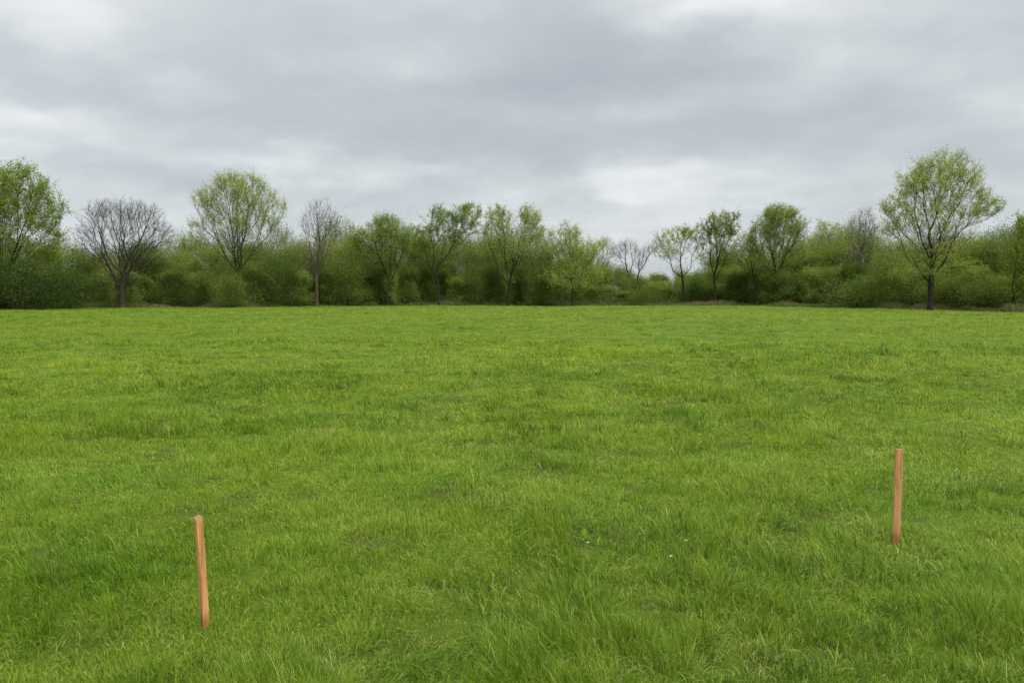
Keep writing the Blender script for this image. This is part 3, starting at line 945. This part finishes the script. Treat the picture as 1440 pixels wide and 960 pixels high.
# ------------------------------------------------------------------ stakes
def wood_mat(name, a, b, ringed=False):
    m, nt, nd, lk = new_mat(name)
    tc = nd.new('ShaderNodeTexCoord')
    mp = nd.new('ShaderNodeMapping')
    mp.inputs['Scale'].default_value = (90, 90, 3.0) if not ringed else (1, 1, 1)
    lk.new(tc.outputs['Object'], mp.inputs['Vector'])
    if ringed:
        w = nd.new('ShaderNodeTexWave'); w.wave_type = 'RINGS'; w.rings_direction = 'Z'
        w.inputs['Scale'].default_value = 60; w.inputs['Distortion'].default_value = 3.0
        lk.new(mp.outputs[0], w.inputs['Vector'])
        f0 = w.outputs['Fac']
        n = noise(nd, lk, tc.outputs['Object'], 140.0, 4.0, 0.7)
        f = mixrgb(nd, lk, f0, n, 0.6)
    else:
        f = noise(nd, lk, mp.outputs[0], 1.0, 4.0, 0.6)
    c = mixrgb(nd, lk, a, b, maprange(nd, lk, f, 0.34, 0.68))
    n2 = noise(nd, lk, tc.outputs['Object'], 9.0, 3.0)
    c = mixrgb(nd, lk, c, (0.72, 0.66, 0.62), maprange(nd, lk, n2, 0.52, 0.72, 0, 0.7), 'MULTIPLY')
    # darker and browner towards the foot, with an uneven edge
    sx = nd.new('ShaderNodeSeparateXYZ'); lk.new(tc.outputs['Object'], sx.inputs[0])
    ad = nd.new('ShaderNodeMath'); ad.operation = 'MULTIPLY_ADD'; ad.inputs[1].default_value = -0.12
    lk.new(n2, ad.inputs[0]); lk.new(sx.outputs['Z'], ad.inputs[2])
    c = mixrgb(nd, lk, c, (0.62, 0.55, 0.45), maprange(nd, lk, ad.outputs[0], 0.05, -0.03), 'MULTIPLY')
    p = nd.new('ShaderNodeBsdfPrincipled'); p.inputs['Roughness'].default_value = 0.75
    p.inputs['Specular IOR Level'].default_value = 0.25
    lk.new(c, p.inputs['Base Color'])
    bm = nd.new('ShaderNodeBump'); bm.inputs['Distance'].default_value = 0.0015; bm.inputs['Strength'].default_value = 0.7
    lk.new(f, bm.inputs['Height']); lk.new(bm.outputs[0], p.inputs['Normal'])
    out = nd.new('ShaderNodeOutputMaterial'); lk.new(p.outputs[0], out.inputs['Surface'])
    return m


def make_stake(label, px_b, py_b, px_t, py_t, section, cut, mats):
    """section: outline points (metres, counter-clockwise); cut: slope of the sawn top towards the viewer"""
    Y = ground_y(px_b, py_b)
    b = at(px_b, py_b, Y)
    t = at(px_t, py_t, Y)
    lift = float(terrain_z(np.array([b[0]]), np.array([Y]))[0])
    rng = random.Random(int(px_b))
    n = len(section)
    hh = t[2]
    levels = [-0.30, 0.0, 0.12 * hh, 0.3 * hh, 0.5 * hh, 0.7 * hh, 0.88 * hh, hh - 0.012, hh]
    V = []
    for li, z in enumerate(levels):
        f = z / hh
        cx = (t[0] - b[0]) * f + math.sin(f * 3.1) * 0.0015
        k = 1.0 + rng.uniform(-0.012, 0.012)
        if li == len(levels) - 1: k *= 0.965
        for (sx, sy) in section:
            zz = z
            if li >= len(levels) - 2: zz = z + cut * sy + 0.05 * cut * sx
            V.append((cx + sx * k, sy * k, zz))
    Fc = []
    for li in range(len(levels) - 1):
        for k in range(n):
            a = li * n + k; c = li * n + (k + 1) % n
            Fc.append((a, c, c + n, a + n))
    Fc.append(tuple(reversed(range(n))))
    me = bpy.data.meshes.new('shaft')
    me.from_pydata(V, [], Fc)
    top = [V[(len(levels) - 1) * n + k] for k in range(n)]
    root = empty('wooden_stake', (b[0], Y, lift * 0))
    o = link('shaft', me, [mats[0]], root)
    # sawn end as its own part, a hair proud of the shaft, with a small split
    cen = [sum(c) / n for c in zip(*top)]
    TV = [(x, y, z + 0.0002) for x, y, z in top]
    inner = [((x - cen[0]) * 0.62 + cen[0], (y - cen[1]) * 0.62 + cen[1], (z - cen[2]) * 0.62 + cen[2] - 0.0015 + rng.uniform(-0.0015, 0.0012)) for x, y, z in top]
    TV += inner + [(cen[0], cen[1], cen[2] - 0.003)]
    TF = []
    for k in range(n):
        c = (k + 1) % n
        TF.append((k, c, n + c, n + k)); TF.append((n + k, n + c, 2 * n))
    me2 = bpy.data.meshes.new('cut_end')
    me2.from_pydata(TV, [], TF)
    link('cut_end', me2, [mats[1]], root)
    tag(root, label, 'stake', 'wooden stakes in the grass')
    return root


def build_stakes():
    side1 = wood_mat('stake_wood', (0.39, 0.180, 0.055), (0.62, 0.335, 0.125))
    end1 = wood_mat('stake_end_grain', (0.13, 0.072, 0.040), (0.40, 0.235, 0.145), True)
    side2 = wood_mat('stake_wood_dull', (0.42, 0.200, 0.075), (0.64, 0.345, 0.145))
    # left: square post with eased corners, one corner towards the viewer
    h_, e_ = 0.0172, 0.0030
    sq = [(-h_ + e_, -h_), (h_ - e_, -h_), (h_ - e_ * 0.3, -h_ + e_ * 0.3), (h_, -h_ + e_), (h_, h_ - e_), (h_ - e_, h_), (-h_ + e_, h_),
          (-h_, h_ - e_), (-h_, -h_ + e_), (-h_ + e_ * 0.3, -h_ + e_ * 0.3)]
    a = math.radians(47)
    sec = [(x * math.cos(a) - y * math.sin(a), x * math.sin(a) + y * math.cos(a)) for x, y in sq]
    make_stake('left square orange-tan wooden stake turned corner-on with a rough sawn top, nearest the camera', 288.8, 881, 278.3, 727, sec, 0.38, (side1, end1))
    # right: rectangular lath with eased corners, turned slightly
    w, d, e = 0.0225, 0.014, 0.0012
    sq = [(-w + e, -d), (w - e, -d), (w, -d + e), (w, d - e), (w - e, d), (-w + e, d), (-w, d - e), (-w, -d + e)]
    a = math.radians(-7)
    sec = [(x * math.cos(a) - y * math.sin(a), x * math.sin(a) + y * math.cos(a)) for x, y in sq]
    make_stake('right flat rectangular wooden stake with a square top, farther from the camera', 1259.5, 763, 1264.3, 631, sec, 0.05, (side2, end1))


# ------------------------------------------------------------------ small flowers in the grass
def blade_strip(V, Fc, p0, p1, w0, w1, bend=(0, 0, 0), seg=4, side=(1, 0, 0)):
    base = len(V)
    p0, p1, bend, side = Vector(p0), Vector(p1), Vector(bend), Vector(side)
    for i in range(seg + 1):
        t = i / seg
        c = p0.lerp(p1, t) + bend * math.sin(math.pi * t)
        w = w0 + (w1 - w0) * t
        V.append(tuple(c - side * w)); V.append(tuple(c + side * w))
    for i in range(seg):
        a = base + 2 * i
        Fc.append((a, a + 1, a + 3, a + 2))


def tube_pts(V, Fc, pts, r, n=5):
    base = len(V)
    for p in pts:
        for k in range(n):
            a = 2 * math.pi * k / n
            V.append((p[0] + math.cos(a) * r, p[1] + math.sin(a) * r, p[2]))
    for i in range(len(pts) - 1):
        for k in range(n):
            a = base + i * n + k; b = base + i * n + (k + 1) % n
            Fc.append((a, b, b + n, a + n))


def build_flowers():
    stem_m = simple_mat('flower_stem', (0.16, 0.24, 0.05), 0.6)
    white = simple_mat('white_petals', (0.78, 0.80, 0.70), 0.6, 0.3)
    weed = simple_mat('weed_leaf', (0.25, 0.40, 0.04), 0.5, 0.4)
    spots = [(829, 763, 0.011, 0.13, 'larger small white wildflower below the bright weed leaf, between the two stakes'),
             (902, 752, 0.006, 0.12, 'tiniest white wildflower between the bright weed leaf and the pair of flowers'),
             (967, 763, 0.009, 0.14, 'upper white wildflower of the pair left of the right stake'),
             (946, 783, 0.010, 0.14, 'lower white wildflower of the pair left of the right stake')]
    for i, (px, py, r, h, lb) in enumerate(spots):
        rng = random.Random(i)
        Y = ground_y(px, py) + 0.02
        # head seen at (px, py): foot further forward
        Yh = Y * (CAMH - h) / CAMH
        X = at(px, py, Yh)[0]
        z0 = float(terrain_z(np.array([X]), np.array([Yh]))[0])
        root = empty('wildflower', (X, Yh, z0))
        V, Fc = [], []
        tube_pts(V, Fc, [(0.012 * math.sin(k), 0.01 * k / 4, h * k / 4 - 0.01 * (k == 0)) for k in range(5)], 0.0013)
        me = bpy.data.meshes.new('stem'); me.from_pydata(V, [], Fc); link('stem', me, [stem_m], root)
        ex, ey = 0.012 * math.sin(4), 0.01
        V, Fc = [], []
        npet = 11
        for k in range(npet):
            a = 2 * math.pi * k / npet + rng.uniform(-.15, .15)
            c, s = math.cos(a), math.sin(a)
            up = rng.uniform(0.0, 0.5)
            b = len(V)
            for (u, v) in ((0.15, 0.10), (0.7, 0.26), (1.0, 0.0), (0.7, -0.26), (0.15, -0.10)):
                V.append((ex + (c * u - s * v) * r, ey + (s * u + c * v) * r, h + up * u * r))
            Fc.append(tuple(range(b, b + 5)))
        me = bpy.data.meshes.new('petals'); me.from_pydata(V, [], Fc); link('petals', me, [white], root)
        V, Fc = [], []
        for li, (zz, rr) in enumerate(((-0.2, 0.3), (0.1, 0.42), (0.4, 0.3), (0.5, 0.05))):
            for k in range(6):
                a = k * math.pi / 3
                V.append((ex + math.cos(a) * rr * r, ey + math.sin(a) * rr * r, h + zz * r))
        for li in range(3):
            for k in range(6):
                a = li * 6 + k; b = li * 6 + (k + 1) % 6
                Fc.append((a, b, b + 6, a + 6))
        me = bpy.data.meshes.new('flower_centre'); me.from_pydata(V, [], Fc); link('flower_centre', me, [white], root)
        tag(root, lb, 'flower', 'small white wildflowers in the grass')
    # bright upright weed leaf
    px, py, h = 822, 747, 0.165
    Yh = ground_y(px, py) * (CAMH - h) / CAMH
    X = at(px, py, Yh)[0]
    root = empty('broadleaf_weed', (X, Yh, float(terrain_z(np.array([X]), np.array([Yh]))[0])))
    V, Fc = [], []
    tube_pts(V, Fc, [(0, 0, -0.01), (0.002, 0, 0.06), (0.0, 0.004, 0.142)], 0.0016)
    me = bpy.data.meshes.new('stem'); me.from_pydata(V, [], Fc); link('stem', me, [stem_m], root)
    for (dx, dz, rot, sc) in ((0, 0.160, 0.15, 1.2), (0.012, 0.135, -0.9, 0.8), (-0.010, 0.12, 1.0, 0.7)):
        V, Fc = [], []
        prof = [(0, .08), (.2, .55), (.45, .8), (.7, .62), (.9, .3), (1, .02)]
        for t, w in prof:
            for s in (-1, 0, 1):
                lx = s * w * 0.016 * sc; lz = (t - 0.35) * 0.04 * sc
                V.append((dx + lx * math.cos(rot) + lz * math.sin(rot), 0.004 + abs(s) * -0.003 + 0.01 * t * t, dz + lz * math.cos(rot) - lx * math.sin(rot)))
        for i in range(len(prof) - 1):
            for s in (0, 1):
                a = i * 3 + s
                Fc.append((a, a + 1, a + 4, a + 3))
        me = bpy.data.meshes.new('leaf'); me.from_pydata(V, [], Fc); link('leaf', me, [weed], root)
    tag(root, 'single bright yellow-green broad-leaved weed standing in the grass between the stakes', 'weed')


# ------------------------------------------------------------------ world, sun, camera
def build_world():
    w = bpy.data.worlds.new('World'); scn.world = w; w.use_nodes = True
    nt = w.node_tree; nd, lk = nt.nodes, nt.links
    nd.clear()
    out = nd.new('ShaderNodeOutputWorld'); bg = nd.new('ShaderNodeBackground')
    bg.inputs['Strength'].default_value = 0.1
    lk.new(bg.outputs[0], out.inputs[0])
    sky = nd.new('ShaderNodeTexSky'); sky.sky_type = 'NISHITA'; sky.sun_disc = False
    sky.sun_elevation = math.radians(SUN_EL); sky.sun_rotation = math.radians(SUN_AZ)
    tc = nd.new('ShaderNodeTexCoord')
    vec = tc.outputs['Generated']

    def M(op, a, b=None, c=None):
        m = nd.new('ShaderNodeMath'); m.operation = op
        for i, v in enumerate((a, b, c)):
            if v is None: continue
            if isinstance(v, bpy.types.NodeSocket): lk.new(v, m.inputs[i])
            else: m.inputs[i].default_value = v
        return m.outputs[0]
    sp = nd.new('ShaderNodeSeparateXYZ'); lk.new(vec, sp.inputs[0])
    x, y, z = sp.outputs
    zc = M('MAXIMUM', z, 0.0)
    # cloud deck seen in perspective
    den = M('ADD', zc, 0.30)
    cb = nd.new('ShaderNodeCombineXYZ')
    lk.new(M('DIVIDE', x, den), cb.inputs[0]); lk.new(M('DIVIDE', y, den), cb.inputs[1])
    deck = cb.outputs[0]
    mp = nd.new('ShaderNodeMapping'); mp.inputs['Scale'].default_value = (0.8, 0.95, 1); mp.inputs['Location'].default_value = (3.1, 1.7, 0.4)
    mp.inputs['Rotation'].default_value = (0, 0, math.radians(12))
    lk.new(deck, mp.inputs['Vector'])
    n1 = noise(nd, lk, mp.outputs[0], 1.1, 5.0, 0.52)
    n2 = noise(nd, lk, mp.outputs[0], 3.6, 5.0, 0.55)
    # soft warp for the big cloud masses
    nv = nd.new('ShaderNodeTexNoise'); nv.inputs['Scale'].default_value = 3.6; nv.inputs['Detail'].default_value = 6.0
    lk.new(mp.outputs[0], nv.inputs['Vector'])
    az = M('ARCTAN2', x, y)
    el = M('ARCSINE', z)
    sw = nd.new('ShaderNodeSeparateColor'); lk.new(nv.outputs['Color'], sw.inputs[0])
    azw = M('ADD', az, M('MULTIPLY', M('SUBTRACT', sw.outputs[0], 0.5), 0.34))
    elw = M('ADD', el, M('MULTIPLY', M('SUBTRACT', sw.outputs[1], 0.5), 0.12))
    # photo position (px, py), size (px), weight: + bright opening, - dark mass
    blobs = [(100, 18, 80, 28, .17), (270, 128, 75, 20, .15), (60, 168, 100, 22, .17), (600, 74, 90, 20, .13), (985, 8, 110, 32, .20),
             (935, 150, 70, 22, .13), (400, 228, 170, 16, .10), (850, 258, 100, 20, .15), (560, 250, 160, 18, .08), (1180, 250, 210, 20, .05), (720, 330, 900, 40, .03), (1030, 50, 50, 40, .10),
             (1300, 60, 200, 110, .06), (200, 30, 200, 40, .02),
             (820, 95, 210, 55, -.20), (500, 120, 150, 34, -.07), (560, 190, 260, 30, -.09), (120, 95, 170, 40, -.09), (400, 30, 140, 40, -.06),
             (900, 200, 260, 22, -.10), (1180, 150, 180, 45, -.07), (180, 245, 130, 18, -.05), (1330, 205, 150, 26, -.06), (1010, 100, 70, 45, -.08)]
    tot = None
    for (bx, by, sx, sy, wt) in blobs:
        r = ray(bx, by); r = r / np.linalg.norm(r)
        a0, e0 = math.atan2(r[0], r[1]), math.asin(r[2])
        u = M('MULTIPLY', M('SUBTRACT', azw, a0), F / sx)
        v = M('MULTIPLY', M('SUBTRACT', elw, e0), F / sy)
        q = M('ADD', M('MULTIPLY', u, u), M('MULTIPLY', v, v))
        g = M('MULTIPLY', M('EXPONENT', M('MULTIPLY', q, -0.6)), wt)
        tot = g if tot is None else M('ADD', tot, g)
    n3 = noise(nd, lk, mp.outputs[0], 9.0, 6.0, 0.6)
    n2 = M('ADD', n2, M('MULTIPLY', M('SUBTRACT', n3, 0.5), 0.45))
    f = M('ADD', M('MULTIPLY', M('SUBTRACT', n1, 0.5), 1.15), M('MULTIPLY', M('SUBTRACT', n2, 0.5), 0.62))
    f = M('ADD', M('ADD', f, M('MULTIPLY', tot, 1.9)), 0.54)
    cr = ramp(nd, [(0.0, (2.65, 2.92, 3.18)), (0.35, (3.22, 3.46, 3.64)), (0.6, (3.85, 4.10, 4.22)), (0.8, (4.6, 4.78, 4.85)), (1.0, (5.4, 5.5, 5.55))])
    lk.new(f, cr.inputs[0])
    # overcast sky is brighter towards the zenith
    g = M('MULTIPLY_ADD', maprange(nd, lk, z, 0.36, 1.0), ZEN, 1.0)
    vm = nd.new('ShaderNodeVectorMath'); vm.operation = 'SCALE'
    lk.new(cr.outputs[0], vm.inputs[0]); lk.new(g, vm.inputs['Scale'])
    col = mixrgb(nd, lk, sky.outputs[0], vm.outputs[0], 0.96)
    lk.new(col, bg.inputs['Color'])
    w.cycles.sampling_method = 'MANUAL'; w.cycles.sample_map_resolution = 512


SUN_EL, SUN_AZ, ZEN = 52, 125, 2.6


def build_sun():
    l = bpy.data.lights.new('sun', 'SUN'); l.energy = 1.5; l.angle = math.radians(35); l.color = (1.0, 0.96, 0.90)
    o = bpy.data.objects.new('sun', l); COL.objects.link(o)
    # from the right, behind the camera (azimuth clockwise from +Y)
    a, e = math.radians(SUN_AZ), math.radians(SUN_EL)
    d = Vector((math.sin(a) * math.cos(e), math.cos(a) * math.cos(e), math.sin(e)))
    o.rotation_euler = d.to_track_quat('Z', 'Y').to_euler()
    o.location = (20, -20, 40)


def build_camera():
    c = bpy.data.cameras.new('camera'); c.sensor_width = 36; c.lens = 26.0; c.clip_end = 6000; c.clip_start = 0.05
    o = bpy.data.objects.new('camera', c); COL.objects.link(o)
    o.location = (0, 0, CAMH)
    o.rotation_euler = (math.radians(90) - PITCH, 0, 0)
    scn.camera = o


build_camera()
build_world()
build_sun()
build_ground()
build_grass()
build_edge_grass()
build_trees()
build_shrubs()
build_wood()
build_stakes()
build_flowers()

scn.render.engine = 'CYCLES'
cy = scn.cycles
cy.max_bounces = 6; cy.diffuse_bounces = 3; cy.glossy_bounces = 2; cy.transmission_bounces = 4; cy.transparent_max_bounces = 4
cy.use_denoising = True
cy.use_adaptive_sampling = False
vs = scn.view_settings
vs.view_transform = 'Standard'; vs.look = 'None'; vs.exposure = 0.75; vs.gamma = 1.0; vs.use_curve_mapping = False
